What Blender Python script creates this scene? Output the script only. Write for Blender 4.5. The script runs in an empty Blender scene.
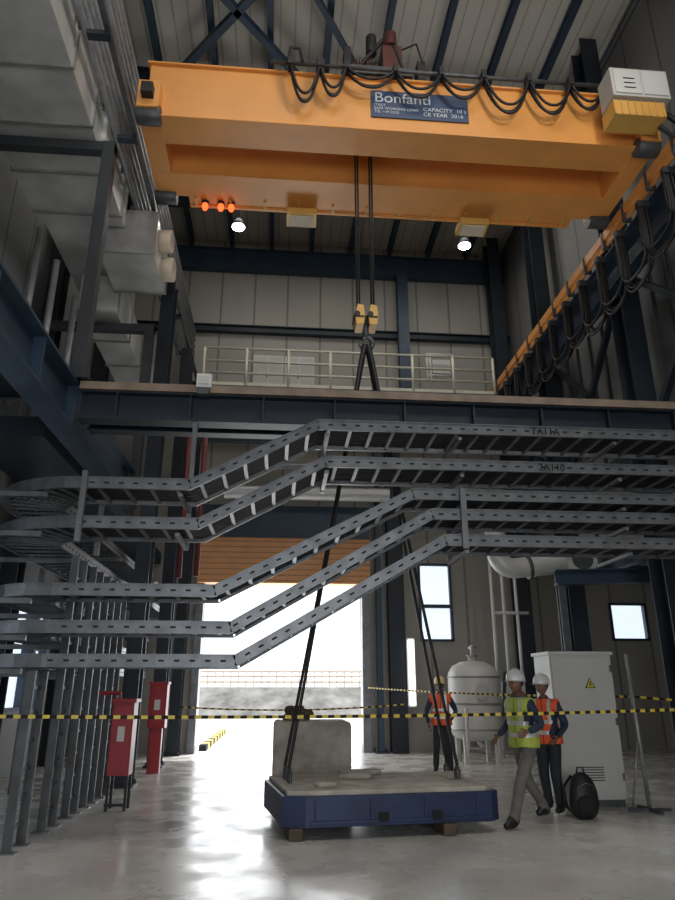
import bpy, bmesh, math, random
from mathutils import Vector, Matrix, Euler
random.seed(4)
S=bpy.context.scene
S.view_settings.view_transform='Standard'
S.view_settings.look='None'
S.view_settings.exposure=0.0
COL=S.collection

# ---------------------------------------------------------------- materials
MATS={}
def mat(name,col,rough=.6,metal=0.0,var=.15,scale=3.0,bump=0.0,emit=0.0,bscale=None,spec=.5):
    if name in MATS: return MATS[name]
    m=bpy.data.materials.new(name); m.use_nodes=True
    nt=m.node_tree; b=nt.nodes['Principled BSDF']
    b.inputs['Roughness'].default_value=rough; b.inputs['Metallic'].default_value=metal
    b.inputs['Specular IOR Level'].default_value=spec
    tc=nt.nodes.new('ShaderNodeTexCoord')
    n=nt.nodes.new('ShaderNodeTexNoise'); n.inputs['Scale'].default_value=scale; n.inputs['Detail'].default_value=6
    nt.links.new(tc.outputs['Object'],n.inputs['Vector'])
    r=nt.nodes.new('ShaderNodeValToRGB')
    r.color_ramp.elements[0].position=.3; r.color_ramp.elements[1].position=.7
    r.color_ramp.elements[0].color=[max(0,c*(1-var)) for c in col]+[1]
    r.color_ramp.elements[1].color=[min(1,c*(1+var)) for c in col]+[1]
    nt.links.new(n.outputs['Fac'],r.inputs['Fac']); nt.links.new(r.outputs['Color'],b.inputs['Base Color'])
    if bump>0:
        n2=nt.nodes.new('ShaderNodeTexNoise'); n2.inputs['Scale'].default_value=bscale or scale*6; n2.inputs['Detail'].default_value=4
        nt.links.new(tc.outputs['Object'],n2.inputs['Vector'])
        bp=nt.nodes.new('ShaderNodeBump'); bp.inputs['Strength'].default_value=bump; bp.inputs['Distance'].default_value=.02
        nt.links.new(n2.outputs['Fac'],bp.inputs['Height']); nt.links.new(bp.outputs['Normal'],b.inputs['Normal'])
    if emit>0:
        b.inputs['Emission Color'].default_value=list(col)+[1]; b.inputs['Emission Strength'].default_value=emit
    MATS[name]=m; return m
def panel_mat(name,col,axis,period,rough=.6,dark=.55,width=.06):
    m=mat(name,col,rough,0,.08,.6)
    nt=m.node_tree; b=nt.nodes['Principled BSDF']
    ramp=[n for n in nt.nodes if n.type=='VALTORGB'][0]; tc=[n for n in nt.nodes if n.type=='TEX_COORD'][0]
    sx=nt.nodes.new('ShaderNodeSeparateXYZ'); nt.links.new(tc.outputs['Object'],sx.inputs[0])
    d=nt.nodes.new('ShaderNodeMath'); d.operation='DIVIDE'; d.inputs[1].default_value=period
    nt.links.new(sx.outputs[axis],d.inputs[0])
    f=nt.nodes.new('ShaderNodeMath'); f.operation='FRACT'; nt.links.new(d.outputs[0],f.inputs[0])
    l=nt.nodes.new('ShaderNodeMath'); l.operation='LESS_THAN'; l.inputs[1].default_value=width; nt.links.new(f.outputs[0],l.inputs[0])
    mx=nt.nodes.new('ShaderNodeMix'); mx.data_type='RGBA'; mx.blend_type='MULTIPLY'
    nt.links.new(l.outputs[0],mx.inputs[0]); nt.links.new(ramp.outputs['Color'],mx.inputs[6]); mx.inputs[7].default_value=(dark,dark,dark,1)
    nt.links.new(mx.outputs[2],b.inputs['Base Color'])
    bp=nt.nodes.new('ShaderNodeBump'); bp.inputs['Strength'].default_value=.5; bp.inputs['Distance'].default_value=.02; bp.invert=True
    nt.links.new(l.outputs[0],bp.inputs['Height']); nt.links.new(bp.outputs['Normal'],b.inputs['Normal'])
    return m

M_blue=mat('blue_steel_paint',(.033,.058,.092),.45,.2,.2,2)
M_blued=mat('dark_blue_steel',(.017,.025,.036),.5,.2,.2,2)
M_frame=mat('frame_grey_steel',(.045,.05,.055),.5,.2,.2,2)
M_orange=mat('crane_orange_paint',(.78,.34,.085),.38,0,.1,1.2)
M_yel=mat('crane_yellow_paint',(.68,.40,.10),.4,0,.1,2)
M_galv=mat('galvanised_steel',(.17,.18,.19),.42,.6,.25,5)
M_galvd=mat('galvanised_dark',(.10,.108,.115),.5,.5,.25,5)
M_galvl=mat('galvanised_bright',(.30,.31,.32),.4,.4,.25,5)
M_slot=mat('slot_shadow',(.012,.013,.015),.9,0,.1)
M_duct=mat('duct_sheet_metal',(.66,.66,.63),.36,.35,.22,1.5,.15,bscale=3)
M_ductb=mat('duct_seam',(.36,.36,.35),.45,.4,.2,3)
M_black=mat('black_rubber',(.012,.012,.013),.55,0,.2,5)
M_cream=mat('cream_insulation',(.66,.58,.46),.6,0,.1,3)
M_white=mat('white_enamel',(.62,.62,.60),.4,0,.06,2)
M_cab=mat('cabinet_grey_paint',(.52,.52,.49),.45,0,.06,1.5)
M_rail=mat('railing_pale',(.70,.68,.56),.5,.1,.1,4)
M_conc=mat('concrete_block',(.46,.42,.36),.9,0,.3,4,.8,bscale=18)
M_slabtop=mat('dusty_slab_top',(.46,.42,.36),.85,0,.3,5,.5,bscale=25)
M_slabblue=mat('blue_slab_paint',(.018,.032,.09),.45,.1,.25,4)
M_wood=mat('timber_block',(.09,.065,.045),.8,0,.3,9,.3)
M_red=mat('fire_red_paint',(.36,.025,.035),.4,0,.12,3)
M_redd=mat('sprinkler_dull_red',(.16,.03,.03),.5,0,.12,3)
M_redlamp=mat('red_lamp_glass',(1,.09,.02),.3,0,.02,1,emit=3)
M_amb=mat('lamp_glow_white',(1,.98,.92),.3,0,.01,1,emit=50)
M_sign=mat('sign_blue_plate',(.035,.06,.13),.4,0,.1,3)
M_text=mat('sign_white_paint',(.6,.64,.68),.5,0,.03,3)
M_brown=mat('toe_board_tan',(.22,.165,.12),.7,0,.25,4)
M_motor=mat('hoist_motor_red',(.10,.03,.025),.5,.2,.2,5)
M_pipe=mat('insulated_pipe_cladding',(.60,.61,.61),.4,.2,.1,3)
M_glass=mat('window_glass_glow',(.75,.85,.95),.2,0,.03,1,emit=1.1)  # emission put into the panes to stand for daylight outside
M_tapey=mat('tape_yellow',(.66,.50,.06),.5,0,.05,3)
M_skin=mat('skin_tone',(.20,.10,.06),.55,0,.06,20)
M_hair=mat('black_hair',(.012,.010,.009),.7,0,.2,30)
M_helm=mat('white_hard_hat',(.75,.75,.72),.3,0,.03,3)
M_helmy=mat('yellow_hard_hat',(.80,.62,.25),.3,0,.03,3)
M_vestY=mat('hi_vis_yellow',(.50,.60,.10),.7,0,.08,20)
M_vestO=mat('hi_vis_orange',(.90,.13,.04),.7,0,.08,20)
M_refl=mat('reflective_tape',(.62,.64,.62),.35,.2,.05,10)
M_shirt=mat('navy_shirt',(.03,.045,.08),.85,0,.15,15)
M_pantg=mat('grey_trousers',(.15,.14,.125),.85,0,.15,12,.3)
M_pantd=mat('dark_trousers',(.025,.028,.035),.85,0,.2,12)
M_shoe=mat('black_boots',(.01,.01,.01),.5,0,.1,10)
M_eye=mat('eye_dark',(.01,.008,.008),.3,0,.1,10)
M_gravel=mat('gravel_bank',(.17,.165,.155),.95,0,.45,1.2,.8)
M_fence=mat('site_fence_tan',(.42,.33,.25),.7,0,.2,3)
M_yard=mat('yard_concrete',(.70,.69,.67),.9,0,.08,.5)

# ---------------------------------------------------------------- mesh builder
class MB:
    def __init__(s): s.v=[];s.f=[];s.m=[];s.ms=[];s.sm=[]
    def mi(s,m):
        if m not in s.ms: s.ms.append(m)
        return s.ms.index(m)
    def add(s,vs,fs,m,smooth=False):
        o=len(s.v); s.v+=[tuple(v) for v in vs]; k=s.mi(m)
        for f in fs: s.f.append([i+o for i in f]); s.m.append(k); s.sm.append(smooth)
    def box(s,a,b,m,R=None,piv=None):
        x0,y0,z0=[min(a[i],b[i]) for i in range(3)]; x1,y1,z1=[max(a[i],b[i]) for i in range(3)]
        vs=[Vector(p) for p in [(x0,y0,z0),(x1,y0,z0),(x1,y1,z0),(x0,y1,z0),(x0,y0,z1),(x1,y0,z1),(x1,y1,z1),(x0,y1,z1)]]
        if R is not None:
            pv=Vector(piv) if piv else Vector(((x0+x1)/2,(y0+y1)/2,(z0+z1)/2))
            vs=[R@(v-pv)+pv for v in vs]
        s.add(vs,[(0,3,2,1),(4,5,6,7),(0,1,5,4),(1,2,6,5),(2,3,7,6),(3,0,4,7)],m)
    def beam(s,p0,p1,w,h,m,up=(0,0,1)):
        p0=Vector(p0);p1=Vector(p1);d=(p1-p0).normalized();u=Vector(up)
        if abs(d.dot(u))>.98: u=Vector((0,1,0))
        r=d.cross(u).normalized();u=r.cross(d).normalized()
        vs=[]
        for p in (p0,p1):
            for a,b in ((-1,-1),(1,-1),(1,1),(-1,1)): vs.append(p+r*a*w/2+u*b*h/2)
        s.add(vs,[(0,1,2,3),(7,6,5,4),(0,4,5,1),(1,5,6,2),(2,6,7,3),(3,7,4,0)],m)
    def ibeam(s,p0,p1,w,h,m,up=(0,0,1),t=.03):
        p0=Vector(p0);p1=Vector(p1);d=(p1-p0).normalized();u=Vector(up)
        if abs(d.dot(u))>.98: u=Vector((0,1,0))
        r=d.cross(u).normalized();u=r.cross(d).normalized()
        s.beam(p0,p1,t,h-2*t,m,up)
        for k in (-1,1):
            o=u*k*(h/2-t/2); s.beam(p0+o,p1+o,w,t,m,up)
    def cyl(s,p0,p1,r,m,seg=12,r1=None,smooth=True):
        p0=Vector(p0);p1=Vector(p1);d=(p1-p0).normalized()
        u=Vector((0,0,1)) if abs(d.z)<.9 else Vector((1,0,0))
        a=d.cross(u).normalized();b=a.cross(d).normalized();r1=r if r1 is None else r1
        vs=[]
        for p,q in ((p0,r),(p1,r1)):
            for i in range(seg):
                t=2*math.pi*i/seg; vs.append(p+a*q*math.cos(t)+b*q*math.sin(t))
        s.add(vs,[(i,(i+1)%seg,(i+1)%seg+seg,i+seg) for i in range(seg)],m,smooth)
        o=len(s.v)-2*seg
        for f in (list(range(seg))[::-1],list(range(seg,2*seg))):
            s.f.append([i+o for i in f]); s.m.append(s.mi(m)); s.sm.append(False)
    def tube(s,pts,r,m,seg=8):
        pts=[Vector(p) for p in pts];n=len(pts);vs=[]
        pa=None
        for i,p in enumerate(pts):
            d=(pts[min(i+1,n-1)]-pts[max(i-1,0)]).normalized()
            if pa is None:
                u=Vector((0,0,1)) if abs(d.z)<.9 else Vector((1,0,0)); a=d.cross(u).normalized()
            else: a=(pa-d*pa.dot(d)).normalized()
            pa=a;b=d.cross(a)
            rr=r if not isinstance(r,(list,tuple)) else r[i]
            for k in range(seg):
                t=2*math.pi*k/seg; vs.append(p+a*rr*math.cos(t)+b*rr*math.sin(t))
        fs=[]
        for i in range(n-1):
            for k in range(seg): fs.append((i*seg+k,i*seg+(k+1)%seg,(i+1)*seg+(k+1)%seg,(i+1)*seg+k))
        s.add(vs,fs,m,True)
        s.add(vs[:seg],[list(range(seg))[::-1]],m); s.add(vs[-seg:],[list(range(seg))],m)
    def lathe(s,c,prof,m,seg=24,axis='z'):
        vs=[]
        for r,z in prof:
            for k in range(seg):
                t=2*math.pi*k/seg
                vs.append((c[0]+r*math.cos(t),c[1]+r*math.sin(t),c[2]+z) if axis=='z' else (c[0]+z,c[1]+r*math.cos(t),c[2]+r*math.sin(t)))
        fs=[(i*seg+k,i*seg+(k+1)%seg,(i+1)*seg+(k+1)%seg,(i+1)*seg+k) for i in range(len(prof)-1) for k in range(seg)]
        s.add(vs,fs,m,True)
    def ell(s,c,rx,ry,rz,m,seg=14,rings=9,R=None,fn=None):
        c=Vector(c);vs=[]
        for i in range(rings+1):
            ph=math.pi*i/rings
            for k in range(seg):
                t=2*math.pi*k/seg
                v=Vector((rx*math.sin(ph)*math.cos(t),ry*math.sin(ph)*math.sin(t),rz*math.cos(ph)))
                if fn: v=fn(v)
                if R is not None: v=R@v
                vs.append(c+v)
        fs=[(i*seg+k,(i+1)*seg+k,(i+1)*seg+(k+1)%seg,i*seg+(k+1)%seg) for i in range(rings) for k in range(seg)]
        s.add(vs,fs,m,True)
    def prism(s,poly,y0,y1,m):   # poly in XZ
        n=len(poly);vs=[(p[0],y0,p[1]) for p in poly]+[(p[0],y1,p[1]) for p in poly]
        s.add(vs,[list(range(n)),list(range(n,2*n))[::-1]]+[(i,i+n,(i+1)%n+n,(i+1)%n) for i in range(n)],m)
    def done(s,name,parent=None,bevel=0,M=None):
        me=bpy.data.meshes.new(name); me.from_pydata(s.v,[],s.f)
        for m in s.ms: me.materials.append(m)
        me.polygons.foreach_set('material_index',s.m); me.polygons.foreach_set('use_smooth',s.sm)
        bm=bmesh.new();bm.from_mesh(me);bmesh.ops.recalc_face_normals(bm,faces=bm.faces);bm.to_mesh(me);bm.free()
        me.update()
        o=bpy.data.objects.new(name,me);COL.objects.link(o)
        if M is not None: o.matrix_world=M
        if parent: o.parent=parent
        if bevel:
            b=o.modifiers.new('bev','BEVEL');b.width=bevel;b.segments=2;b.limit_method='ANGLE'
        return o
def empty(name,loc=(0,0,0),rz=0):
    e=bpy.data.objects.new(name,None);COL.objects.link(e);e.location=loc;e.rotation_euler=(0,0,rz);return e

# ---------------------------------------------------------------- camera
cam=bpy.data.cameras.new('camera');co=bpy.data.objects.new('camera',cam);COL.objects.link(co)
co.location=(0,0,1.6);co.rotation_euler=(math.radians(90+19.4),0,math.radians(-4.9))
cam.sensor_fit='VERTICAL';cam.sensor_height=24;cam.lens=24*680/900;cam.clip_end=300
S.camera=co

# ---------------------------------------------------------------- room shell
m_floor=mat('floor_sealed_concrete',(.60,.58,.54),.22,0,.20,.9,.10,bscale=2.2)
nt=m_floor.node_tree;b=nt.nodes['Principled BSDF']
tc=[n for n in nt.nodes if n.type=='TEX_COORD'][0]
nn=nt.nodes.new('ShaderNodeTexNoise');nn.inputs['Scale'].default_value=1.7;nn.inputs['Detail'].default_value=8
nt.links.new(tc.outputs['Object'],nn.inputs['Vector'])
mr=nt.nodes.new('ShaderNodeMapRange');mr.inputs['From Min'].default_value=.3;mr.inputs['From Max'].default_value=.7;mr.inputs['To Min'].default_value=.12;mr.inputs['To Max'].default_value=.42
nt.links.new(nn.outputs['Fac'],mr.inputs['Value']);nt.links.new(mr.outputs[0],b.inputs['Roughness'])
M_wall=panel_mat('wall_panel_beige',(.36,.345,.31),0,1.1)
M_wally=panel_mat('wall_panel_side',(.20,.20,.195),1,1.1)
M_ceil=panel_mat('roof_deck_white',(.60,.58,.52),0,.35,width=.12,dark=.7)

q=MB();q.box((-7,-6,-.2),(12,20.3,0),m_floor);q.done('floor')
q=MB();q.box((-40,20.3,-.25),(40,90,-.03),M_yard);q.done('yard_ground')
FY=20.0
def wallgrid(q,x0,x1,z0,z1,holes,y0,y1,m,ax='x'):
    xs=sorted(set([x0,x1]+[h[0] for h in holes]+[h[1] for h in holes]));zs=sorted(set([z0,z1]+[h[2] for h in holes]+[h[3] for h in holes]))
    for i in range(len(xs)-1):
        for j in range(len(zs)-1):
            cx=(xs[i]+xs[i+1])/2;cz=(zs[j]+zs[j+1])/2
            if any(h[0]<cx<h[1] and h[2]<cz<h[3] for h in holes): continue
            if ax=='x': q.box((xs[i],y0,zs[j]),(xs[i+1],y1,zs[j+1]),m)
            else: q.box((y0,xs[i],zs[j]),(y1,xs[i+1],zs[j+1]),m)
HOL=[(-2.1,2.4,0,4.5),(4.1,5.1,2.9,5.15),(9.85,11.0,2.95,4.05),(-3.0,0.8,8.85,9.25)]
q=MB();wallgrid(q,-6.9,11.9,0,16.6,HOL,FY,FY+.3,M_wall);q.done('wall_back')
q=MB();wallgrid(q,-6.9,11.9,0,16.6,[(-3,5,0,5.0)],-6.3,-6,M_wall);q.done('wall_front')
LH=[(6.0,8.4,1.2,3.6),(10.4,12.4,1.2,3.6),(14.2,16.4,1.2,3.6)]
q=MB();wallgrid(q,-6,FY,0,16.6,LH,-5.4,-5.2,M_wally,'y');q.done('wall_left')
for i,h in enumerate(LH):
    q=MB();y0,y1,z0,z1=h
    for yy in (y0,(y0+y1)/2-.03,y1-.06): q.box((-5.42,yy,z0),(-5.15,yy+.06,z1),M_blue)
    for zz in (z0,(z0+z1)/2,z1-.06): q.box((-5.42,y0,zz),(-5.16,y1,zz+.06),M_blue)
    q.box((-5.33,y0+.06,z0+.06),(-5.31,y1-.06,z1-.06),M_glass);q.done('window_%d'%(i+4))
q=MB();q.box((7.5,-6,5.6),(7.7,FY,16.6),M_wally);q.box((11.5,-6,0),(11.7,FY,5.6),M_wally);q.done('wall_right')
q=MB();q.box((-5.4,-6,16.2),(7.7,FY,16.4),M_ceil);q.box((7.7,-6,5.6),(11.7,FY,5.8),M_ceil);q.done('ceiling')
for i,h in enumerate(HOL[1:]):
    q=MB();x0,x1,z0,z1=h
    f=.07
    q.box((x0,FY-.05,z0),(x0+f,FY+.1,z1),M_blue);q.box((x1-f,FY-.05,z0),(x1,FY+.1,z1),M_blue)
    q.box((x0,FY-.05,z0),(x1,FY+.1,z0+f),M_blue);q.box((x0,FY-.05,z1-f),(x1,FY+.1,z1),M_blue)
    if i==0: q.box((x0,FY-.04,z0+.95),(x1,FY+.1,z0+1.05),M_blue)
    q.box((x0+f,FY+.12,z0+f),(x1-f,FY+.14,z1-f),M_glass);q.done('window_%d'%(i+1))
q=MB()
q.box((-2.3,FY-.25,0),(-2.1,FY,4.5),M_galv);q.box((2.4,FY-.25,0),(2.62,FY,4.5),M_galv)
q.box((-2.3,FY-.45,4.45),(2.62,FY-.01,5.75),mat('shutter_orange',(.82,.43,.20),.6,0,.1,2));q.box((-2.3,FY-.5,5.75),(2.62,FY-.01,6.7),M_blue)
for k in range(8): q.box((-2.3,FY-.47,4.5+k*.16),(2.62,FY-.45,4.53+k*.16),mat('shutter_groove',(.55,.28,.13),.6))
q.done('door_1')
q=MB()
q.ibeam((-5,FY-.15,12.7),(7.5,FY-.15,12.7),.2,.25,M_blued);q.ibeam((-5,FY-.2,15.3),(7.5,FY-.2,15.3),.3,.8,M_blue)
q.done('trim_girt_back')
def column(x,y,z0,z1,w=.35,h=.4,m=M_blue,name='steel_column'):
    q=MB();q.ibeam((x,y,z0),(x,y,z1),w,h,m);q.box((x-.2,y-.25,z0),(x+.2,y+.25,z0+.04),m)
    for a in (-.15,.15):
        for b_ in (-.2,.2): q.cyl((x+a,y+b_,z0+.04),(x+a,y+b_,z0+.1),.025,M_galvd,8)
    q.done(name)
column(3.85,19.55,9.9,14.9,.35,.3);column(3.35,19.6,0,9.2,.45,.35,M_blued);column(2.87,19.65,0,9.2,.15,.2)
for y in (7.6,11.7,15.8,19.3): column(6.95,y,0,16.2,.4,.5,M_blued)
for y in (13.4,16.6,19.4): column(-2.6,y,0,1.6+8.54,.28,.4,M_blued)
for y in (4.7,8.8,13.2,17.2): column(-4.95,y,0,16.2,.3,.4,M_blued)
q=MB()
for k in range(10): q.ibeam((-4.6+k*1.35,-4,15.95),(-4.6+k*1.35,FY-.1,15.95),.14,.26,M_blue)
for y in (4.7,8.8,12.9,17.0): q.ibeam((-5.2,y,15.5),(7.5,y,15.5),.25,.6,M_blued)
q.beam((-3,13,15.6),(.5,9,15.6),.16,.16,M_blue);q.beam((-3,9,15.6),(.5,13,15.6),.16,.16,M_blue)
q.beam((2,13,15.6),(-.5,9,15.6),.12,.12,M_blue)
q.done('roof_framing')
q=MB()
for y0 in (7.6,11.7,15.4):
    q.beam((7.0,y0,6),(7.0,y0+4.1,9.8),.12,.12,M_blued);q.beam((7.0,y0,9.8),(7.0,y0+4.1,6),.12,.12,M_blued)
    q.beam((7.0,y0,6),(7.0,y0+4.1,6),.2,.25,M_blued)
    for k in range(6): q.beam((7.25,y0+.3+k*.65,5.8),(7.25,y0+.3+k*.65,9.6),.06,.06,M_galvd)
q.done('wall_bracing')

# ---------------------------------------------------------------- runway + crane
HZ=1.6
q=MB()
q.ibeam((6.75,-2,HZ+8.15),(6.75,FY-.3,HZ+8.15),.3,.8,M_blue);q.box((6.68,-2,HZ+8.55),(6.78,FY-.3,HZ+8.63),M_galvd)
q.box((-2.62,-2,HZ+8.62),(-2.54,FY-.3,HZ+8.72),M_galvd)
for k in range(10): q.box((-2.86,1.5+k*1.9,HZ+8.54),(-2.54,1.62+k*1.9,HZ+8.62),M_blued)
q.done('crane_runway_beams')
q=MB()
q.box((6.36,2,HZ+8.58),(6.48,FY-.6,HZ+8.76),M_orange);q.box((6.40,2,HZ+8.44),(6.44,FY-.6,HZ+8.58),M_orange)
for k in range(20): q.box((6.34,2.4+k*.87,HZ+8.40),(6.50,2.46+k*.87,HZ+8.78),M_galvd)
q.done('festoon_track')
q=MB()
y=4.6
while y<18.2:
    w=.86
    sg0=1.05+.3*random.random()
    for off,ds in ((0,0),(.07,.06),(.14,-.08),(.10,.15)):
        sag=sg0+ds
        pts=[]
        for t in range(17):
            u=t/16.; bul=.20*math.sin(u*2*math.pi)
            pts.append((6.50-off, y+w*u- bul, HZ+8.40-sag*(1-abs(2*u-1)**2.6)))
        q.tube(pts,.026,M_black,6)
    q.box((6.34,y-.06,HZ+8.32),(6.54,y+.06,HZ+8.44),M_galvd)
    y+=w
q.done('runway_festoon_cables')

cr=empty('overhead_travelling_crane')
q=MB()
gx0,gx1=-2.42,6.15
zb,zt=HZ+8.95,HZ+10.05
for gy,z0,z1 in ((9.0,zb,zt),(10.3,zb-.02,zt-.1)):
    q.box((gx0,gy,z0),(gx1,gy+.5,z1),M_orange)
    q.box((gx0-.05,gy-.06,z0-.04),(gx1+.05,gy+.56,z0),M_orange);q.box((gx0-.05,gy-.06,z1),(gx1+.05,gy+.56,z1+.04),M_orange)
    q.box((gx0+.2,gy+.2,z1+.04),(gx1-.2,gy+.28,z1+.1),M_galvd)
for ex in (gx0-.1,gx1-.15):
    q.box((ex,8.75,zb-.05),(ex+.35,11.1,zb+.5),M_orange)
    for wy in (8.95,10.9): q.cyl((ex-.02,wy,zb-.05),(ex+.37,wy,zb-.05),.16,M_galvd,18)
    for wy in (8.70,11.1): q.box((ex+.08,wy-.1,zb+.1),(ex+.27,wy+.1,zb+.32),M_black)
q.done('girders',cr,.012)
q=MB()
q.box((gx0+.5,10.85,zb-.06),(gx1-.5,11.08,zb),M_orange)
q.box((gx0+.5,11.06,zb-.1),(gx1-.5,11.12,zb+.1),M_orange)
for k in range(12):
    x=gx0+.6+k*.66;q.box((x,10.85,zb-.11),(x+.05,11.1,zb-.06),M_yel)
    q.cyl((x,11.09,zb),(x,11.09,zb+1.0),.02,M_yel,6)
for z in (.5,1.0): q.cyl((gx0+.5,11.09,zb+z),(gx1-.5,11.09,zb+z),.02,M_yel,6)
q.done('service_walkway',cr)
q=MB()
for x in (-.05,3.35):
    q.box((x,10.85,zb-.32),(x+.58,11.25,zb-.18),M_yel);q.box((x+.06,10.9,zb-.35),(x+.52,11.2,zb-.315),M_cream)
    q.box((x+.08,11.0,zb-.19),(x+.13,11.05,zb-.04),M_galvd);q.box((x+.45,11.0,zb-.19),(x+.5,11.05,zb-.04),M_galvd)
for x in (-1.62,-1.32,-1.12):
    q.cyl((x,10.98,zb-.04),(x,10.98,zb-.12),.07,M_black,12);q.lathe((x,10.98,zb-.12),[(.055,0),(.06,-.06),(.04,-.12),(0,-.13)],M_redlamp,14)
q.done('warning_and_work_lamps',cr)
q=MB()
q.box((.85,8.95,zt+.12),(2.1,10.8,zt+.3),M_galvd)
for x in (.95,2.0):
    for yy in (9.25,10.5): q.cyl((x-.05,yy,zt+.2),(x+.05,yy,zt+.2),.13,M_galvd,16)
q.cyl((1.0,9.9,zt+.6),(1.95,9.9,zt+.6),.3,M_black,20)
q.cyl((1.05,9.3,zt+.5),(1.45,9.3,zt+.5),.17,M_motor,16);q.cyl((1.45,9.3,zt+.5),(1.52,9.3,zt+.5),.2,M_black,16)
for k in range(8): q.box((1.08+k*.045,9.11,zt+.36),(1.09+k*.045,9.49,zt+.69),M_motor)
q.box((1.6,9.1,zt+.3),(1.95,9.5,zt+1.0),M_motor);q.box((.9,9.1,zt+.3),(1.02,9.5,zt+.9),M_black)
q.cyl((1.4,9.15,zt+.8),(1.4,9.15,zt+1.2),.1,M_black,12);q.cyl((1.75,9.15,zt+1.0),(1.75,9.15,zt+1.3),.12,M_motor,12)
q.box((2.2,9.0,zt+.1),(2.35,9.3,zt+.55),M_black);q.box((.4,9.0,zt+.1),(.55,9.3,zt+.45),M_black)
q.beam((1.1,9.1,zt+.3),(1.6,9.1,zt+1.1),.06,.06,M_black);q.beam((2.0,9.1,zt+.3),(1.75,9.1,zt+1.2),.05,.05,M_black)
q.tube([(1.95,9.1,zt+.9),(2.2,9.0,zt+.95),(2.3,9.0,zt+.5)],.02,M_black,6)
q.done('crab_trolley',cr,.01)
q=MB()
hx,hy,hz=1.32,9.9,HZ+5.75
for dx in (-.14,-.10,.10,.14):
    for dy in (-.05,.05): q.cyl((hx+dx,hy+dy,hz+.2),(hx+dx*1.1,hy+dy,zt+.4),.011,M_black,6)
for dx in (-.17,.05):
    q.prism([(hx+dx,hz-.1),(hx+dx+.12,hz-.1),(hx+dx+.14,hz+.05),(hx+dx+.12,hz+.25),(hx+dx+.02,hz+.27),(hx+dx-.02,hz+.05)],hy-.16,hy+.16,M_yel)
    q.cyl((hx+dx+.01,hy-.18,hz+.08),(hx+dx+.01,hy+.18,hz+.08),.05,M_black,12)
    q.box((hx+dx-.01,hy-.17,hz+.02),(hx+dx+.13,hy-.158,hz+.05),M_black)
q.box((hx-.08,hy-.05,hz-.06),(hx+.08,hy+.05,hz+.12),M_black)
q.cyl((hx,hy,hz-.28),(hx,hy,hz-.02),.05,M_galvd,12)
pts=[(hx+.11*math.sin(t),hy,hz-.38+.11*math.cos(t)) for t in [math.radians(a) for a in range(0,290,20)]]
q.tube(pts,[.045-.0015*i for i in range(len(pts))],M_galvd,10)
q.done('hook_block',cr)
q=MB()
x0=-.05
for i,(w,sg) in enumerate(((.5,.72),(.45,.55),(.85,.30),(.8,.45),(.75,.4),(.8,.65),(.75,.6),(.6,.45))):
    for off,ds in ((0,0),(.05,.08),(.1,-.06)):
        q.tube([(x0+w*t/12,8.82-off,zt-.02-(sg+ds)*(1-abs(2*t/12-1)**2.3)) for t in range(13)],.024,M_black,6)
    q.box((x0-.04,8.68,zt-.08),(x0+.04,8.88,zt+.1),M_black)
    x0+=w
q.cyl((-.4,8.85,zt+.1),(5.7,8.85,zt+.1),.035,M_galvd,8)
q.tube([(-.1,8.8,zt+.05),(-.05,8.8,zt+.4),(.1,8.85,zt+.45),(.15,8.8,zt+.1)],.03,M_black,8)
q.done('trolley_festoon',cr)
q=MB();q.box((1.35,8.97,zb+.28),(3.05,8.995,zb+.86),M_sign)
q.done('name_plate',cr)
def text(s,x,y,z,size,m,par,name):
    c=bpy.data.curves.new(name,'FONT');c.body=s;c.size=size;c.extrude=.002;c.materials.append(m)
    o=bpy.data.objects.new(name,c);COL.objects.link(o);o.location=(x,y,z);o.rotation_euler=(math.radians(90),0,0);o.parent=par
text('Bonfanti',1.4,8.96,zb+.60,.30,M_text,cr,'plate_lettering')
text('ITALY\nSAFE WORKING LOAD\nTEL +39 0322',1.4,8.96,zb+.51,.075,M_text,cr,'plate_line_1')
text('CAPACITY  10 t\nCE YEAR  2016',2.25,8.96,zb+.46,.11,M_text,cr,'plate_line_2')
q=MB()
q.box((5.30,8.25,zb+.35),(6.3,8.68,zb+.95),M_cab);q.box((5.35,8.23,zb+.4),(5.80,8.25,zb+.9),M_white);q.box((5.84,8.23,zb+.4),(6.26,8.25,zb+.9),M_white)
for z in (.5,.6,.7): q.box((5.5,8.22,zb+z),(5.7,8.23,zb+z+.02),M_slot)
q.box((5.3,8.3,zb-.0),(6.2,8.7,zb+.3),M_yel)
for k in range(8): q.box((5.3+k*.12,8.28,zb-.0),(5.32+k*.12,8.3,zb+.3),M_orange)
q.tube([(6.3,8.5,zb+.3),(6.5,8.4,zb-.05),(6.3,8.4,zb-.3),(6.1,8.4,zb-.1)],.05,M_black,8)
q.done('electrical_panel',cr,.01)

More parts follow.
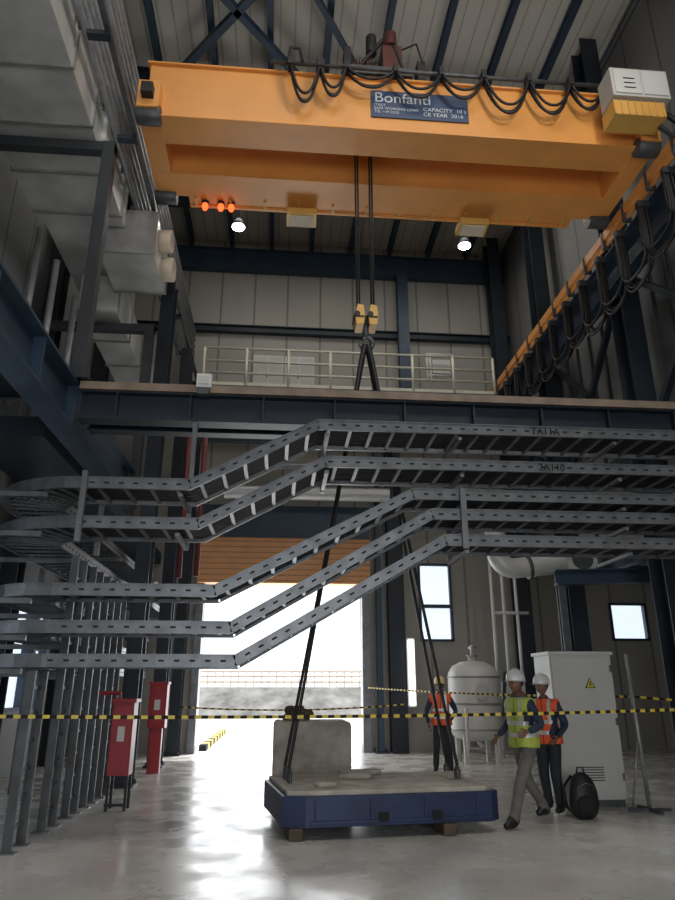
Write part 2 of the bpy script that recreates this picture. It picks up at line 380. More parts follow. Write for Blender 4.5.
# ---------------------------------------------------------------- duct, conduit rack, frames (left)
q=MB()
dx0,dx1=-4.6,-3.06;dz0,dz1=HZ+8.15,HZ+9.35
q.box((dx0,3,dz0),(dx1,10.9,dz1),M_duct)
for k in range(8):
    y=3.2+k*1.05;q.box((dx0-.03,y,dz0-.03),(dx1+.03,y+.05,dz1+.03),M_ductb)
q.box((-3.5,10.95,dz0-.5),(-2.50,12.3,dz0+.38),M_duct);q.box((-4.5,10.9,dz0),(-3.5,14,dz0+.8),M_duct)
for yy in (10.93,12.28): q.box((-3.52,yy,dz0-.53),(-2.47,yy+.05,dz0+.41),M_ductb)
q.box((-4.2,12.4,dz0-.9),(-3.45,17.8,dz0-.1),M_duct)
for k in range(5): q.box((-4.23,12.5+k*1.2,dz0-.93),(-3.42,12.55+k*1.2,dz0-.07),M_ductb)
for (y,z,r) in ((11.45,dz0+.12,.22),(11.9,dz0-.22,.24)):
    q.lathe((-2.5,y,z),[(r*.7,0),(r,.0),(r,.22),(r*.92,.24),(r*.85,.1),(0,.1)],M_cream,20,'x')
q.box((-3.0,9.0,dz0+.25),(-3.06,9.7,dz0+.8),M_white)
q.done('ventilation_duct')
q=MB()
for k in range(10):
    z=HZ+8.72+k*.23;q.cyl((-2.92,2,z),(-2.92,FY-.3,z),.055,M_galvl,8)
for k in range(12): q.box((-2.99,3+k*1.4,HZ+8.65),(-2.96,3.06+k*1.4,HZ+10.85),M_galvd)
q.done('conduit_rack')
for y in (8.8,12.9):
    q=MB();z0=5.6 if y<9 else 5.3;zt_=HZ+8.1 if y<9 else HZ+7.2
    q.box((-2.93,y-.09,z0),(-2.75,y+.09,zt_),M_frame);q.box((-5.15,y-.08,zt_-.17),(-2.75,y+.08,zt_),M_frame)
    q.box((-3.02,y-.16,z0),(-2.66,y+.16,z0+.03),M_frame)
    q.done('duct_support_frame')
q=MB()
q.ibeam((-2.98,1.0,5.25),(-2.98,13.2,5.25),.35,.65,M_blue,t=.04);q.box((-5.2,1,5.5),(-3.16,9.2,5.57),M_blued)
for k in range(6): q.box((-3.01,1.8+k*1.4,4.97),(-2.82,1.83+k*1.4,5.53),M_blue)
q.ibeam((-5.2,6.5,5.2),(-3.0,6.5,5.2),.2,.4,M_blued)
q.box((-4.6,9.4,5.0),(-3.4,FY-.1,5.3),M_blued)
q.done('mezzanine_edge_beam')
q=MB()
for (z,x,r) in ((6.2,-4.6,.12),(6.7,-4.5,.08),(7.4,-4.4,.15)): q.cyl((x,3,z),(x,FY-.1,z),r,M_galvl,10)
for y in (9.8,10.7,11.9): q.cyl((-4.1,y,5.6),(-4.1,y,8.8),.06,M_galvl,8)
q.cyl((-3.9,7.2,5.6),(-3.9,7.2,8.9),.09,M_galvd,10);q.box((-4.6,4.9,5.6),(-4.0,5.7,7.0),M_blued);q.box((-4.5,10.4,5.6),(-4.2,11.4,6.9),M_galvd)
q.done('mezzanine_pipework')

# ---------------------------------------------------------------- bridge walkway over
q=MB()
q.ibeam((-2.78,8.9,5.27),(11.4,8.9,5.27),.25,.42,M_blued,t=.03)
q.box((-2.78,8.75,5.47),(11.4,9.5,5.53),M_brown);q.box((-2.78,8.72,5.47),(11.4,8.76,5.58),M_brown)
q.ibeam((-2.78,9.4,5.27),(11.4,9.4,5.27),.2,.35,M_blued)
for k in range(14): q.box((-2.3+k*1.0,8.79,5.09),(-2.27+k*1.0,8.9,5.45),M_blued)
q.done('bridge_walkway')
q=MB()
q.box((-1.20,8.6,5.5),(-1.0,8.71,5.70),M_white);q.box((-1.17,8.58,5.54),(-1.03,8.6,5.66),M_cab);q.box((-1.17,8.6,5.4),(-1.03,8.71,5.5),M_galvd)
q.done('junction_box')
gz=HZ+8.25
q=MB();q.box((-2.4,18,gz-.12),(6.3,FY-.6,gz),M_galvd);q.ibeam((-2.4,18.05,gz-.3),(6.3,18.05,gz-.3),.2,.35,M_blued);q.done('upper_gallery_deck')
q=MB()
for k in range(8):
    x=-2.35+k*1.23;q.cyl((x,18.08,gz),(x,18.08,gz+1.22),.045,M_rail,8)
for z in (.42,.80,1.22): q.cyl((-2.35,18.08,gz+z),(6.25,18.08,gz+z),.038,M_rail,8)
q.box((-2.35,18.05,gz),(6.25,18.08,gz+.12),M_rail)
q.done('gallery_railing')
q=MB()
for k,x in enumerate((-.95,.0)):
    q.box((x,18.9,gz),(x+.9,19.3,gz+1.45),M_white)
    q.box((x+.04,18.88,gz+.08),(x+.43,18.9,gz+1.4),M_cab);q.box((x+.47,18.88,gz+.08),(x+.86,18.9,gz+1.4),M_cab)
    q.box((x+.4,18.85,gz+.7),(x+.43,18.88,gz+.85),M_black)
q.done('switchgear_cabinets')
q=MB()
for x in (4.3,4.4,5.1): q.cyl((x,18.3,gz),(x,18.3,gz+1.4),.035,M_white,8)
for z in (.7,1.4): q.cyl((4.3,18.3,gz+z),(5.1,18.3,gz+z),.035,M_white,8)
q.box((4.45,18.25,gz+.75),(5.0,18.4,gz+1.2),M_white)
q.done('gallery_gate')
for x,z,yy in ((-1.40,13.75,16.0),(5.1,13.75,16.3)):
    q=MB();q.cyl((x,yy,z+.02),(x,yy,z+.25),.2,M_galvd,16,.1);q.lathe((x,yy,z),[(.17,.02),(.17,0),(.1,-.05),(0,-.06)],M_amb,16)
    q.cyl((x,yy,z+.25),(x,yy,15.8),.012,M_galvd,6);q.done('high_bay_lamp')

# ---------------------------------------------------------------- cable trays
def tray(zl,xa,xb,zr,Yn,width,R,yend,hgt=.13,name='cable_tray'):
    Xc=-2.35 if R>1 else -2.55
    pts=[(11.3,Yn,zr),(6,Yn,zr),(xb,Yn,zr),(xa,Yn,zl),(Xc,Yn,zl)]
    for k in range(1,10):
        t=math.pi/2*k/9;pts.append((Xc-R*math.sin(t),Yn+R-R*math.cos(t),zl))
    pts.append((Xc-R,yend,zl))
    pts=[Vector(p) for p in pts]
    inner=[]
    for i,p in enumerate(pts):
        if i<=4: inner.append(p+Vector((0,width,0)))
        elif i<=13:
            t=math.pi/2*(i-4)/9;r2=max(R-width,.05);inner.append(Vector((Xc-r2*math.sin(t),Yn+R-r2*math.cos(t),zl)))
        else: inner.append(p+Vector((width,0,0)))
    q=MB()
    for P in (pts,inner):
        for i in range(len(P)-1):
            q.beam(P[i],P[i+1],.012,hgt,M_galv)
            for e in (-1,1): q.beam(P[i]+Vector((0,0,e*hgt/2)),P[i+1]+Vector((0,0,e*hgt/2)),.04,.012,M_galv)
            d=P[i+1]-P[i];L=d.length
            if L>.5:
                dn=d/L;n=int(L/.17);nv=Vector((dn.y,-dn.x,0)).normalized()
                for k in range(n):
                    c=P[i]+dn*(.1+k*.17)
                    for sgn in (-1,1):
                        o=nv*sgn*.0075
                        q.beam(c+o,c+o+dn*.06,.003,.022,M_slot)
    for i in range(len(pts)-1):
        L=(pts[i+1]-pts[i]).length;n=max(1,int(L/.27))
        for k in range(n):
            u=(k+.5)/n;a=pts[i].lerp(pts[i+1],u);b_=inner[i].lerp(inner[i+1],u)
            z=Vector((0,0,-hgt*.3));q.beam(a+z,b_+z,.045,.025,M_galv)
    for c in range(5 if width<.7 else 8):
        f=.12+.76*c/(4 if width<.7 else 7)
        q.tube([pts[i].lerp(inner[i],f)+Vector((0,0,-.01)) for i in range(len(pts))],.026,M_black,5)
    return q.done(name)
t1=tray(3.93,-1.10,.44,4.76,8.0,.75,1.3,19)
t2=tray(3.45,-.97,.53,4.27,8.0,.75,1.3,19)
tray(2.67,-.73,1.62,3.88,8.0,.6,.9,16)
tray(2.26,-.53,1.85,3.63,8.0,.6,.9,16)
tray(1.90,-.46,2.0,3.31,8.0,.6,.9,16)
text('TA11A',3.2,7.98,4.715,.13,M_slot,t1,'tray_tag')
text('2A110',3.25,7.98,4.225,.13,M_slot,t2,'tray_tag')
q=MB()
for x,z0,z1 in ((-2.32,3.2,4.05),(-1.2,3.3,5.06),(.55,4.1,5.06),(2.25,3.2,5.06),(4.3,3.2,5.06),(6.3,3.2,5.06)):
    for y in (7.93,8.82):
        if z1<4.5 or y>8.5: q.box((x-.03,y-.03,z0),(x+.03,y+.03,z1),M_galv)
    if z1>5:
        q.box((x-.03,8.82,5.0),(x+.03,8.95,5.06),M_galv)
        for z in ((4.66,4.17,3.78,3.53,3.21) if x>2 else ((4.66,4.17) if x>0 else (3.83,3.35))): q.box((x-.025,7.97,z-.06),(x+.025,8.85,z-.02),M_galv)
q.box((2.2,7.93,3.2),(2.27,7.97,3.95),M_galv)
q.done('tray_hanger_brackets')
for i,(y,x) in enumerate(((8.25,-2.72),(9.35,-2.72),(10.3,-2.72),(11.2,-2.72),(12.1,-2.72))):
    q=MB();w=.42
    zt_=3.3 if i else 1.8
    for yy in (y,y+w):
        q.box((x-.05,yy-.02,0),(x+.05,yy+.02,zt_),M_galvd)
    for k in range(int(zt_/.28)):
        q.box((x-.03,y,.2+k*.28),(x,y+w,.24+k*.28),M_galvd)
    for yy in (y,y+w): q.box((x-.1,yy-.06,0),(x+.1,yy+.06,.015),M_galv)
    q.done('vertical_cable_ladder')
for i,y in enumerate((8.2,10.0,12.6)):
    q=MB();x=-4.2
    q.box((x-.05,y-.05,0),(x+.05,y+.05,4.6),M_galvd)
    for z in (1.79,2.15,2.56,3.34,3.82): q.box((x,y-.03,z-.03),(x+1.38,y+.03,z+.03),M_galv)
    q.done('tray_support_post')

# ---------------------------------------------------------------- pipes
q=MB()
q.tube([(-1.6,18.8,6.9),(2.6,18.8,6.9),(3.1,18.8,6.9)],.2,M_pipe,14)
q.tube([(-1.6,18.5,7.6),(3.1,18.5,7.6)],.1,M_galv,12);q.ibeam((-2.4,17.5,8.1),(6.3,17.5,8.1),.2,.35,M_blued)
q.done('insulated_header_pipe')
q=MB()
pts=[(4.75,14.5,5.4),(4.75,14.5,4.45)]+[(4.75+.35-.35*math.cos(t),14.5,4.45-.35*math.sin(t)) for t in [math.radians(a) for a in (15,30,45,60,75,90)]]+[(5.9,14.5,4.18),(6.5,14.5,4.38)]
q.tube(pts,.22,M_pipe,14);q.cyl((6.6,14.3,4.3),(6.6,14.9,4.3),.34,M_pipe,18);q.cyl((6.6,14.28,4.3),(6.6,14.3,4.3),.24,M_galvd,18)
q.cyl((5.4,14.5,4.12),(5.47,14.5,4.13),.26,M_galvd,14)
q.done('process_pipe')
q=MB()
for x in (5.65,5.95,6.3): q.cyl((x,17.9,0),(x,17.9,4.9),.045,M_pipe,8)
q.tube([(5.65,17.85,1.0),(5.6,17.6,1.0),(5.55,17.2,1.4),(5.55,17.0,2.0)],.04,M_galvd,8)
q.cyl((5.65,17.9,3.5),(6.6,17.9,3.5),.045,M_pipe,8)
q.box((5.7,17.8,1.2),(6.2,17.86,1.8),M_white)
q.done('water_pipes')
q=MB()
q.ibeam((5.6,13.5,3.75),(11.4,13.5,3.95),.2,.3,M_blue)
q.ibeam((7.6,10.4,4.3),(7.6,15.9,4.3),.2,.3,M_blue);q.ibeam((7.6,15.9,4.3),(11.4,15.9,4.3),.2,.25,M_blue)
for x in (9.2,): q.ibeam((x,15.9,0),(x,15.9,5.5),.22,.25,M_blue)
q.ibeam((5.7,13.5,0),(5.7,13.5,3.6),.15,.15,M_galvd)
q.ibeam((7.6,10.4,0),(7.6,10.4,4.15),.2,.2,M_blue)
q.done('pipe_rack_frame')

# ---------------------------------------------------------------- pressure tank
q=MB();c=(4.75,17.0,0)
M_tank=mat('tank_white_paint',(.66,.65,.62),.4,0,.08,2)
q.lathe(c,[(0,.45),(.3,.47),(.5,.53),(.595,.64),(.61,.7)],M_tank,32)
q.lathe(c,[(.61,.7),(.61,1.9)],M_tank,32)
q.lathe(c,[(.61,1.9),(.595,1.98),(.5,2.13),(.3,2.23),(.0,2.27)],M_tank,32)
for z in (.72,1.28,1.88): q.lathe(c,[(.61,z-.02),(.625,z-.02),(.625,z+.02),(.61,z+.02)],M_galvl,32)
q.cyl((4.75,17,2.25),(4.75,17,2.36),.09,M_tank,14);q.cyl((4.75,17,2.36),(4.75,17,2.39),.15,M_galvl,16)
for a in range(4):
    t=math.radians(45+90*a);q.box((c[0]+.52*math.cos(t)-.05,c[1]+.52*math.sin(t)-.05,0),(c[0]+.52*math.cos(t)+.05,c[1]+.52*math.sin(t)+.05,.75),M_tank)
q.cyl((4.75,16.45,1.55),(4.75,16.33,1.55),.14,M_tank,18);q.cyl((4.75,16.33,1.55),(4.75,16.30,1.55),.17,M_cab,18)
q.tube([(4.75,17,2.38),(4.75,17,2.6),(4.9,17.2,2.6),(4.9,17.7,2.6)],.04,M_pipe,8)
q.tube([(4.75,16.9,.45),(4.75,16.4,.35),(4.35,16.3,.35),(4.35,16.3,1.2)],.045,M_pipe,8)
q.done('pressure_filter_tank')
q=MB();q.box((3.62,19.25,1.2),(3.77,19.35,2.9),mat('lit_strip_light',(1,1,.98),.4,0,.01,1,emit=2));q.box((3.58,19.35,1.15),(3.81,19.42,2.95),M_white);q.done('wall_strip_light')

# ---------------------------------------------------------------- electrical cabinet
q=MB()
cx0,cx1,cy0,cy1=4.15,5.12,10.55,11.2
q.box((cx0,cy0,.1),(cx1,cy1,2.1),M_cab);q.box((cx0+.03,cy0+.03,0),(cx1-.03,cy1-.03,.1),M_galvd)
q.box((cx0-.03,cy0-.04,2.1),(cx1+.03,cy1+.03,2.15),M_cab)
q.box((cx0+.02,cy0-.025,.14),(cx1-.02,cy0,2.06),M_cab)
q.box((cx0+.06,cy0-.05,1.0),(cx0+.09,cy0-.025,1.18),M_black)
for z in (.35,1.1,1.85): q.box((cx1-.05,cy0-.04,z),(cx1-.02,cy0-.02,z+.1),M_galv)
for k in range(6): q.box((cx0+.3,cy0-.03,.35+k*.035),(cx0+.65,cy0-.024,.362+k*.035),M_slot)
q.prism([(4.66,1.62),(4.82,1.62),(4.74,1.77)],cy0-.032,cy0-.025,M_slot)
q.prism([(4.68,1.63),(4.80,1.63),(4.74,1.75)],cy0-.036,cy0-.032,M_tapey)
q.box((4.73,cy0-.04,1.65),(4.75,cy0-.036,1.71),M_slot)
q.done('electrical_cabinet',bevel=.008)
q=MB();px,py=5.25,10.2
q.cyl((px,py,0),(px-.05,py,2.1),.03,M_galvl,10);q.box((px-.3,py-.03,0),(px+.3,py+.03,.04),M_galvd);q.box((px-.03,py-.3,0),(px+.03,py+.3,.04),M_galvd)
q.cyl((px-.2,py+.1,.03),(px-.02,py,1.0),.015,M_galvl,8)
q.done('barrier_post')
q=MB();px,py=-3.9,7.6
q.cyl((px,py,0),(px,py,1.5),.03,M_galv,10);q.box((px-.2,py-.03,0),(px+.2,py+.03,.04),M_galvd);q.box((px-.03,py-.2,0),(px+.03,py+.2,.04),M_galvd);q.done('barrier_post')
def tape(a,b_,sag,name,n=60):
    q=MB();a=Vector(a);b_=Vector(b_)
    for i in range(n):
        u0=i/n;u1=(i+1)/n
        p=a.lerp(b_,u0);r=a.lerp(b_,u1);p.z-=sag*4*u0*(1-u0);r.z-=sag*4*u1*(1-u1)
        q.beam(p,r,.004,.036,M_tapey if i%2 else M_slot)
    q.done(name)
tape((-3.87,7.6,1.36),(5.21,8.9,1.36),.05,'barrier_tape',130)
q=MB();px,py=5.24,8.9
q.cyl((px,py,0),(px,py,1.5),.025,M_galv,10);q.lathe((px,py,0),[(.2,0),(.2,.03),(.05,.06),(.03,.06)],M_galvd,18);q.done('barrier_post')
tape((2.45,19.3,1.65),(5.24,10.25,1.50),.05,'barrier_tape',110)
tape((5.25,10.24,1.5),(11.4,12.5,1.45),.1,'barrier_tape',50)
tape((-2.3,17.9,1.2),(3.2,17.9,1.25),.1,'barrier_tape',60)

# ---------------------------------------------------------------- load slab
L=empty('counterweight_test_load',(1.31,9.58,0),math.radians(7))
q=MB()
pl=[(-1.30,-.78),(-1.05,-.88),(1.2,-.88),(1.32,-.78),(1.32,.78),(1.2,.88),(-1.2,.88),(-1.34,.78)]
def plate(pl,z0,z1,m):
    n=len(pl);vs=[(x,y,z0) for x,y in pl]+[(x,y,z1) for x,y in pl]
    q.add(vs,[list(range(n))[::-1],list(range(n,2*n))]+[(i,(i+1)%n,(i+1)%n+n,i+n) for i in range(n)],m)
plate(pl,.13,.45,M_slabblue)
plate([(x*.96,y*.94) for x,y in pl],.45,.50,M_slabtop)
for x in (-.95,-.3,.35,1.0): q.box((x,-.90,.2),(x+.03,-.86,.42),M_slabblue)
q.box((-1.0,-.9,.16),(1.15,-.875,.2),M_slabblue)
for x in (-.2,.45): q.box((x,-.905,.17),(x+.12,-.88,.27),M_slot)
for x in (-1.12,1.1):
    for yy in (-.05,.35):
        q.tube([(x,yy-.07,.5),(x,yy-.07,.6),(x,yy,.66),(x,yy+.07,.6),(x,yy+.07,.5)],.022,M_galvd,8)
q.done('steel_slab',L,.015)
q=MB()
for x,yy in ((-1.15,-.75),(.65,-.8),(-1.0,.45),(.9,.45)): q.box((x-.08,yy-.12,0),(x+.08,yy+.3,.13),M_wood)
q.done('timber_bearers',L,.02)
q=MB()
for c,sx,sy,sz,a in (((-.75,-.5,.525),.13,.08,.03,.3),((-.2,.3,.53),.22,.13,.035,-.2),((1.05,.1,.53),.1,.08,.04,.5),((-.05,.65,.53),.3,.08,.035,.1)):
    q.box((c[0]-sx,c[1]-sy,c[2]-sz),(c[0]+sx,c[1]+sy,c[2]+sz),M_conc,Matrix.Rotation(a,3,'Z'))
q.done('rubble_lumps',L,.03)
q=MB()
top=Vector((1.32,9.9,HZ+5.33))
for ex,ey,dx,yo in ((.19,9.39,-.09,-.03),(.15,9.78,-.07,.03),(2.41,9.66,.09,-.03),(2.36,10.04,.07,.03)):
    q.tube([top+Vector((dx*.3,yo,0)),top+Vector((dx,yo,-.3)),top.lerp(Vector((ex,ey,.66)),.45),(ex,ey,.66)],[.05,.045,.024,.024],M_black,6)
q.done('lifting_slings')
q=MB()
q.box((-.02,11.6,0),(1.22,12.6,1.12),M_conc)
q.done('concrete_block',bevel=.06)
q=MB()
for k in range(5):
    r=.16-.02*k;q.tube([(.35+r*1.3*math.cos(t),12.0+r*math.sin(t),1.16+.04*k+.01*math.sin(3*t)) for t in [2*math.pi*i/16 for i in range(17)]],.024,M_wood,7)
q.ell((.5,12,1.22),.14,.1,.08,M_wood);q.ell((.22,12,1.28),.07,.06,.07,M_wood)
q.done('rope_coil')

# ---------------------------------------------------------------- fire hose cabinets
q=MB();x,y=-2.2,10.9
q.box((x-.14,y-.12,.45),(x+.16,y+.2,1.42),M_red);q.box((x-.17,y-.15,1.42),(x+.19,y+.23,1.47),M_red);q.box((x-.12,y-.14,.5),(x+.14,y-.12,1.38),M_red)
q.box((x-.04,y-.15,.9),(x+.06,y-.14,1.1),M_white)
for a in (-.13,.12):
    for b_ in (-.1,.16): q.box((x+a,y+b_,0),(x+a+.04,y+b_+.04,.45),M_black)
q.box((x-.14,y-.11,.06),(x+.16,y-.08,.1),M_black)
q.tube([(x-.1,y+.1,1.45),(x-.1,y+.1,1.55),(x-.4,y+.1,1.55)],.03,M_red,8)
q.done('fire_hose_cabinet',bevel=.008)
q=MB();x,y=-2.45,15.4
q.box((x-.16,y-.12,.85),(x+.2,y+.2,1.7),M_red);q.box((x-.12,y-.14,.9),(x+.16,y-.12,1.65),M_red);q.box((x-.04,y-.15,1.2),(x+.08,y-.14,1.4),M_white)
q.box((x-.1,y-.05,0),(x+.14,y+.12,.85),M_red);q.box((x-.18,y-.14,1.7),(x+.22,y+.22,1.75),M_red)
q.done('fire_hose_cabinet',bevel=.008)
q=MB()
for x,y in ((-1.55,13.0),(-1.9,13.2)):
    q.cyl((x,y,3.6),(x,y,6.9),.05,M_redd,10)
q.cyl((-2.4,13.1,6.9),(-1.4,13.1,6.9),.05,M_redd,10);q.done('sprinkler_pipes')

q=MB()
def bp(v):
    if v.z<0: v.x*=1.08; v.y*=1.1
    v.z=max(v.z,-.25); return v
q.ell((4.1,9.72,.25),.2,.14,.31,M_black,18,12,fn=bp);q.ell((4.1,9.6,.17),.14,.07,.13,M_slot,14,8)
q.tube([(4.05,9.72,.54),(4.06,9.72,.61),(4.14,9.72,.61),(4.15,9.72,.54)],.012,M_black,6)
for s_ in (-1,1): q.tube([(4.1+s_*.08,9.85,.5),(4.1+s_*.17,9.93,.35),(4.1+s_*.17,9.92,.15),(4.1+s_*.12,9.85,.05)],.018,M_black,6)
q.tube([(3.98,9.63,.33),(4.0,9.58,.4),(4.1,9.57,.44),(4.2,9.58,.4),(4.22,9.63,.33)],.006,M_galv,5)
q.done('backpack')

# ---------------------------------------------------------------- outside
q=MB();q.add([(-40,44,-.1),(40,44,-.1),(40,47,1.75),(-40,47,1.75),(40,60,1.75),(-40,60,1.75),(40,60,-.1),(-40,60,-.1)],[(0,1,2,3),(3,2,4,5),(5,4,6,7),(0,3,5,7),(1,6,4,2)],M_gravel);q.done('gravel_embankment')
q=MB()
for k in range(52): q.box((-13+k*.5,47.5,1.76),(-12.93+k*.5,47.6,2.75),M_fence)
for z in (2.0,2.35,2.65): q.box((-13,47.52,z),(13,47.58,z+.12),M_fence)
q.done('site_fence')
q=MB()
for k in range(14): q.box((-2.1,21+k*.6,-.03),(-1.9,21.6+k*.6,.13),M_tapey if k%2 else M_slot)
q.done('striped_kerb')

# ---------------------------------------------------------------- people
def skin_mesh(name,verts,edges,radii,root,sub=2):
    me=bpy.data.meshes.new(name);me.from_pydata(verts,edges,[])
    o=bpy.data.objects.new(name,me);COL.objects.link(o)
    o.modifiers.new('skin','SKIN').use_smooth_shade=True
    s_=o.modifiers.new('sub','SUBSURF');s_.levels=sub;s_.render_levels=sub
    for i,r in enumerate(radii):
        me.skin_vertices[0].data[i].radius=r if isinstance(r,tuple) else (r,r)
        me.skin_vertices[0].data[i].use_root=(i==root)
    dg=bpy.context.evaluated_depsgraph_get();dg.update()
    nm=bpy.data.meshes.new_from_object(o.evaluated_get(dg))
    o.modifiers.clear();o.data=nm
    return o
def segd(p,a,b_):
    ab=b_-a;t=max(0,min(1,(p-a).dot(ab)/ab.length_squared));return (p-(a+ab*t)).length
def person(name,loc,rz,kneeL,ankL,kneeR,ankR,elL,wrL,elR,wrR,vest,pant,helmet,headyaw=0,scale=1.0,lean=0):
    E=empty(name,loc,rz);E.scale=(scale,)*3
    J=dict(pel=(0,0,.96),sp=(0,-lean*.3,1.12),ch=(0,-lean*.7,1.29),nb=(0,-lean*.9,1.43),nk=(0,-lean-.01,1.55),
      shL=(.175,-lean*.9,1.40),elL=elL,wrL=wrL,shR=(-.175,-lean*.9,1.40),elR=elR,wrR=wrR,
      hpL=(.095,0,.88),knL=kneeL,anL=ankL,hpR=(-.095,0,.88),knR=kneeR,anR=ankR)
    for s_ in 'LR':
        a=J['an'+s_];J['to'+s_]=(a[0]*1.1,a[1]-.17,max(a[2]-.05,.035));J['he'+s_]=(a[0],a[1]+.04,max(a[2]-.055,.04))
    R=dict(pel=(.165,.125),sp=(.15,.115),ch=(.175,.13),nb=(.10,.085),nk=(.058,.06),shL=.075,shR=.075,elL=.055,elR=.055,wrL=.038,wrR=.038,
      hpL=.105,hpR=.105,knL=.078,knR=.078,anL=.060,anR=.060,toL=.042,toR=.042,heL=.045,heR=.045)
    names=list(J);idx={k:i for i,k in enumerate(names)}
    bones=[('pel','sp','torso'),('sp','ch','torso'),('ch','nb','torso'),('nb','nk','neck'),('ch','shL','torso'),('ch','shR','torso')]
    for s_ in 'LR': bones+=[('sh'+s_,'el'+s_,'arm'),('el'+s_,'wr'+s_,'arm'),('pel','hp'+s_,'hip'),('hp'+s_,'kn'+s_,'leg'),('kn'+s_,'an'+s_,'leg'),('an'+s_,'to'+s_,'shoe'),('an'+s_,'he'+s_,'shoe')]
    o=skin_mesh('body',[J[k] for k in names],[(idx[a],idx[b_]) for a,b_,c in bones],[R[k] for k in names],0,2)
    me=o.data;me.materials.clear()
    bm=bmesh.new();bm.from_mesh(me)
    for co_,no in [((0,0,z),(0,0,1)) for z in (.88,.95,1.0,1.05,1.14,1.19,1.47,1.49)]+[((x,0,0),(1,0,0)) for x in (-.205,-.125,-.08,-.005,.005,.08,.125,.205)]:
        bmesh.ops.bisect_plane(bm,geom=bm.verts[:]+bm.edges[:]+bm.faces[:],plane_co=co_,plane_no=no,dist=1e-5)
    bm.to_mesh(me);bm.free()
    for m in (M_shirt,pant,M_shoe,M_skin): me.materials.append(m)
    mi={'torso':0,'arm':0,'hip':1,'leg':1,'shoe':2,'neck':3}
    vf=[]
    for p in me.polygons:
        c=p.center;best=min(bones,key=lambda b_:segd(c,Vector(J[b_[0]]),Vector(J[b_[1]])))
        k=best[2]
        if k=='neck' and c.z<1.49: k='torso'
        if k in('torso','hip'): k='torso' if c.z>.95 else 'hip'
        p.material_index=mi[k];p.use_smooth=True
        if k in('torso','hip') and .88<c.z<1.47 and abs(c.x)<.205: vf.append(p.index)
        elif k=='leg' and c.z>.88: vf.append(p.index)
        elif k=='arm' and c.z>1.30 and abs(c.x)<.205: vf.append(p.index)
    o.parent=E
    used=sorted(set(v for f in vf for v in me.polygons[f].vertices));mp={v:i for i,v in enumerate(used)}
    vs=[me.vertices[v].co+me.vertices[v].normal*(.018+.02*max(0,min(1,(1.15-me.vertices[v].co.z)/.2))) for v in used]
    vm=bpy.data.meshes.new('safety_vest');vm.from_pydata(vs,[],[[mp[v] for v in me.polygons[f].vertices] for f in vf])
    vm.materials.append(vest);vm.materials.append(M_refl);vm.materials.append(M_hair)
    for p,f in zip(vm.polygons,vf):
        c=me.polygons[f].center;p.use_smooth=True
        if 1.0<c.z<1.05 or 1.14<c.z<1.19 or (c.z>1.19 and .08<abs(c.x)<.125): p.material_index=1
        elif c.y<0 and abs(c.x)<.005: p.material_index=2
    vo=bpy.data.objects.new('safety_vest',vm);COL.objects.link(vo);vo.parent=E
    sd=vo.modifiers.new('s','SOLIDIFY');sd.thickness=.008
    hc=Vector((0,-lean-.025,1.645));HR=Matrix.Rotation(headyaw,3,'Z')
    q=MB()
    def hf(v):
        if v.z<0:
            v.x*=1+v.z*1.7; 
            if v.y>0: v.y*=1+v.z*2.0
        if v.y<0 and abs(v.x)<.025 and -.045<v.z<.02: v.y-=.022*(1-abs(v.x)/.025)*(1 if v.z<-.01 else .5)
        if v.y<-.05 and .012<abs(v.x)<.05 and 0<v.z<.03: v.y+=.008
        return v
    q.ell(hc,.076,.096,.118,M_skin,32,24,HR,hf)
    for s_ in (-1,1):
        q.ell(hc+HR@Vector((s_*.075,.005,-.005)),.012,.02,.032,M_skin,8,6,HR)
        q.ell(hc+HR@Vector((s_*.03,-.083,.012)),.012,.008,.007,M_eye,8,6,HR)
        q.ell(hc+HR@Vector((s_*.03,-.086,.03)),.018,.006,.004,M_hair,8,6,HR)
    q.ell(hc+HR@Vector((0,-.083,-.055)),.024,.01,.006,mat('lips',(.16,.05,.04),.5),8,6,HR)
    q.ell(hc+HR@Vector((0,.022,.02)),.081,.085,.09,M_hair,16,10,HR)
    q.done('head',E)
    q=MB()
    prof=[(.118,0),(.120,.03),(.112,.075),(.085,.115),(.045,.135),(0,.14)]
    vs=[];seg=24
    for r,z in prof:
        for k in range(seg):
            t=2*math.pi*k/seg;vs.append(hc+HR@Vector((r*.9*math.cos(t),r*1.08*math.sin(t),z+.035)))
    q.add(vs,[(i*seg+k,i*seg+(k+1)%seg,(i+1)*seg+(k+1)%seg,(i+1)*seg+k) for i in range(5) for k in range(seg)],helmet,True)
    vs=[]
    for rr in (0.9,1.0):
        for k in range(seg):
            t=2*math.pi*k/seg;f=(1.08+.2*max(0,-math.sin(t))) if rr==1.0 else 1
            vs.append(hc+HR@Vector((.12*.9*f*math.cos(t),.12*1.1*f*math.sin(t),.036 if rr<1 else .028)))
    q.add(vs,[(k,(k+1)%seg,(k+1)%seg+seg,k+seg) for k in range(seg)],helmet,True)
    q.add([Vector(v)-Vector((0,0,.008)) for v in vs],[(k,(k+1)%seg,(k+1)%seg+seg,k+seg) for k in range(seg)],helmet,True)
    q.ell(hc+HR@Vector((0,0,.12)),.014,.11,.065,helmet,10,10,HR)
    q.done('hard_hat',E)
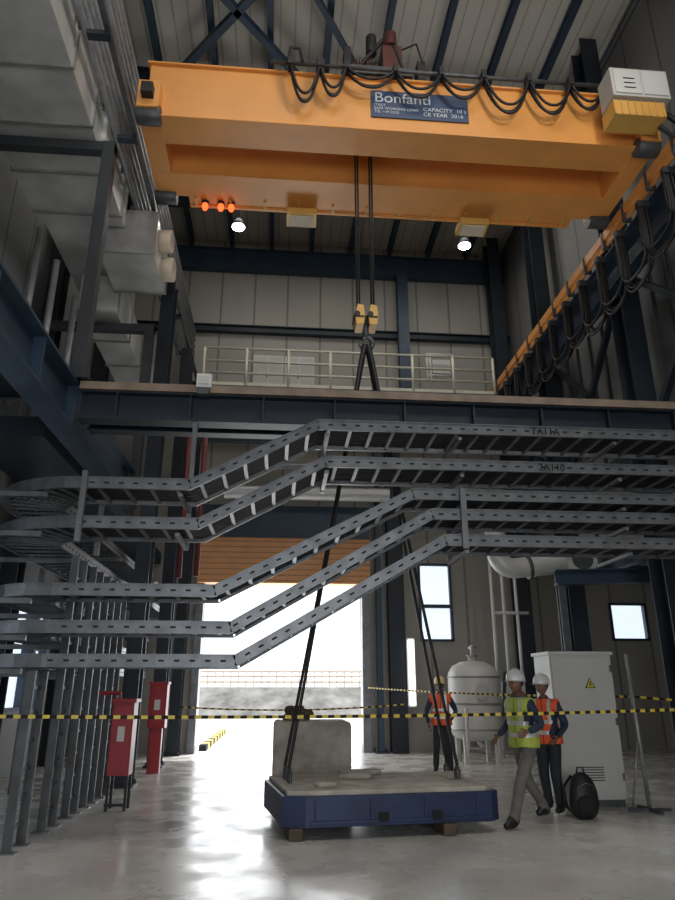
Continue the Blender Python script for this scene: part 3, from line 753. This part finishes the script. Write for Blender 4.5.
    for s_,el,wr in (('L',elL,wrL),('R',elR,wrR)):
        w=Vector(wr);d=(w-Vector(el)).normalized();side=d.cross(Vector((1 if s_=='L' else -1,0,0)))
        if side.length<.2: side=Vector((0,-1,0))
        side.normalize();nrm=d.cross(side)
        if nrm.x*(1 if s_=='L' else -1)>0: nrm=-nrm
        if side.y>0: side=-side
        V=[w-d*.01,w+d*.035,w+d*.075];Ed=[(0,1),(1,2)];Rd=[(.028,.02),(.033,.016),(.034,.014)]
        for f,(o_,l) in enumerate(((.03,.07),(.01,.08),(-.01,.075),(-.03,.06))):
            b_=w+d*.085+side*o_
            i0=len(V);V+=[b_,b_+d*l*.45+nrm*.008,b_+d*l*.75+nrm*.028,b_+d*l*.9+nrm*.046];Ed+=[(2,i0),(i0,i0+1),(i0+1,i0+2),(i0+2,i0+3)];Rd+=[.0095,.009,.008,.007]
        i0=len(V);V+=[w+d*.04+side*.04+nrm*.01,w+d*.07+side*.055+nrm*.025,w+d*.095+side*.055+nrm*.035];Ed+=[(1,i0),(i0,i0+1),(i0+1,i0+2)];Rd+=[.012,.010,.008]
        h=skin_mesh('hand_'+s_,V,Ed,Rd,1,1);h.data.materials.clear();h.data.materials.append(M_skin);h.parent=E
    return E
person('worker_yellow_vest',(3.24,9.35,0),math.radians(-66),
  (.13,-.24,.50),(.14,-.40,.09),(-.11,.09,.48),(-.15,.42,.13),
  (.33,-.0,1.15),(.34,-.24,1.08),(-.33,.06,1.15),(-.30,-.16,1.0),M_vestY,M_pantg,M_helm,math.radians(-8),1.02,.04)
person('worker_orange_vest',(3.88,10.2,0),math.radians(-45),
  (.10,-.08,.49),(.10,.0,.09),(-.10,-.02,.49),(-.11,.10,.09),
  (.27,.04,1.13),(.22,-.16,.98),(-.27,.04,1.13),(-.22,-.16,.98),M_vestO,M_pantd,M_helm,math.radians(-20),1.0,.02)
person('worker_orange_vest',(3.46,15.0,0),math.radians(-15),
  (.12,-.03,.49),(.14,.0,.09),(-.12,-.05,.49),(-.15,-.02,.09),
  (.30,.03,1.14),(.25,-.16,1.05),(-.30,.03,1.14),(-.26,-.06,.90),M_vestO,M_pantd,M_helmy,math.radians(15),1.03,.02)

# ---------------------------------------------------------------- lights
w=bpy.data.worlds.new('sky');S.world=w;w.use_nodes=True
bg=w.node_tree.nodes['Background'];bg.inputs['Color'].default_value=(.93,.96,1,1);bg.inputs['Strength'].default_value=2.3
sun=bpy.data.lights.new('sun','SUN');sun.energy=4.5;sun.angle=.02;so=bpy.data.objects.new('sun',sun);COL.objects.link(so)
so.rotation_euler=Vector((-.25,-.45,-.86)).to_track_quat('-Z','Y').to_euler()
def area(name,loc,tgt,sx,sy,e,col):
    l=bpy.data.lights.new(name,'AREA');l.shape='RECTANGLE';l.size=sx;l.size_y=sy;l.energy=e;l.color=col
    o=bpy.data.objects.new(name,l);COL.objects.link(o);o.location=loc;o.rotation_euler=(Vector(tgt)-Vector(loc)).to_track_quat('-Z','Y').to_euler()
area('roof_fill_light',(2,15.3,15.0),(2,15,0),8,2,160,(1,.96,.88))  # unseen fill added under the roof, not a modelled fixture
area('roof_fill_light',(1,3,15),(1,6,0),8,3,280,(1,.96,.9))  # second added roof fill, brightens the near half of the hall
area('duct_fill_light',(5,3,11.5),(-4,9,9.5),1.5,1.5,220,(1,.97,.92))  # added fill aimed at the left duct, no lamp stands here
area('doorway_daylight',(.15,20.2,2.3),(.15,10,1.2),4.4,4.3,130,(.93,.97,1))
area('front_fill_light',(1,-5.9,2.6),(0,5,3.0),7.5,4.5,290,(.95,.97,1))  # added fill behind the camera, lifts surfaces that face it
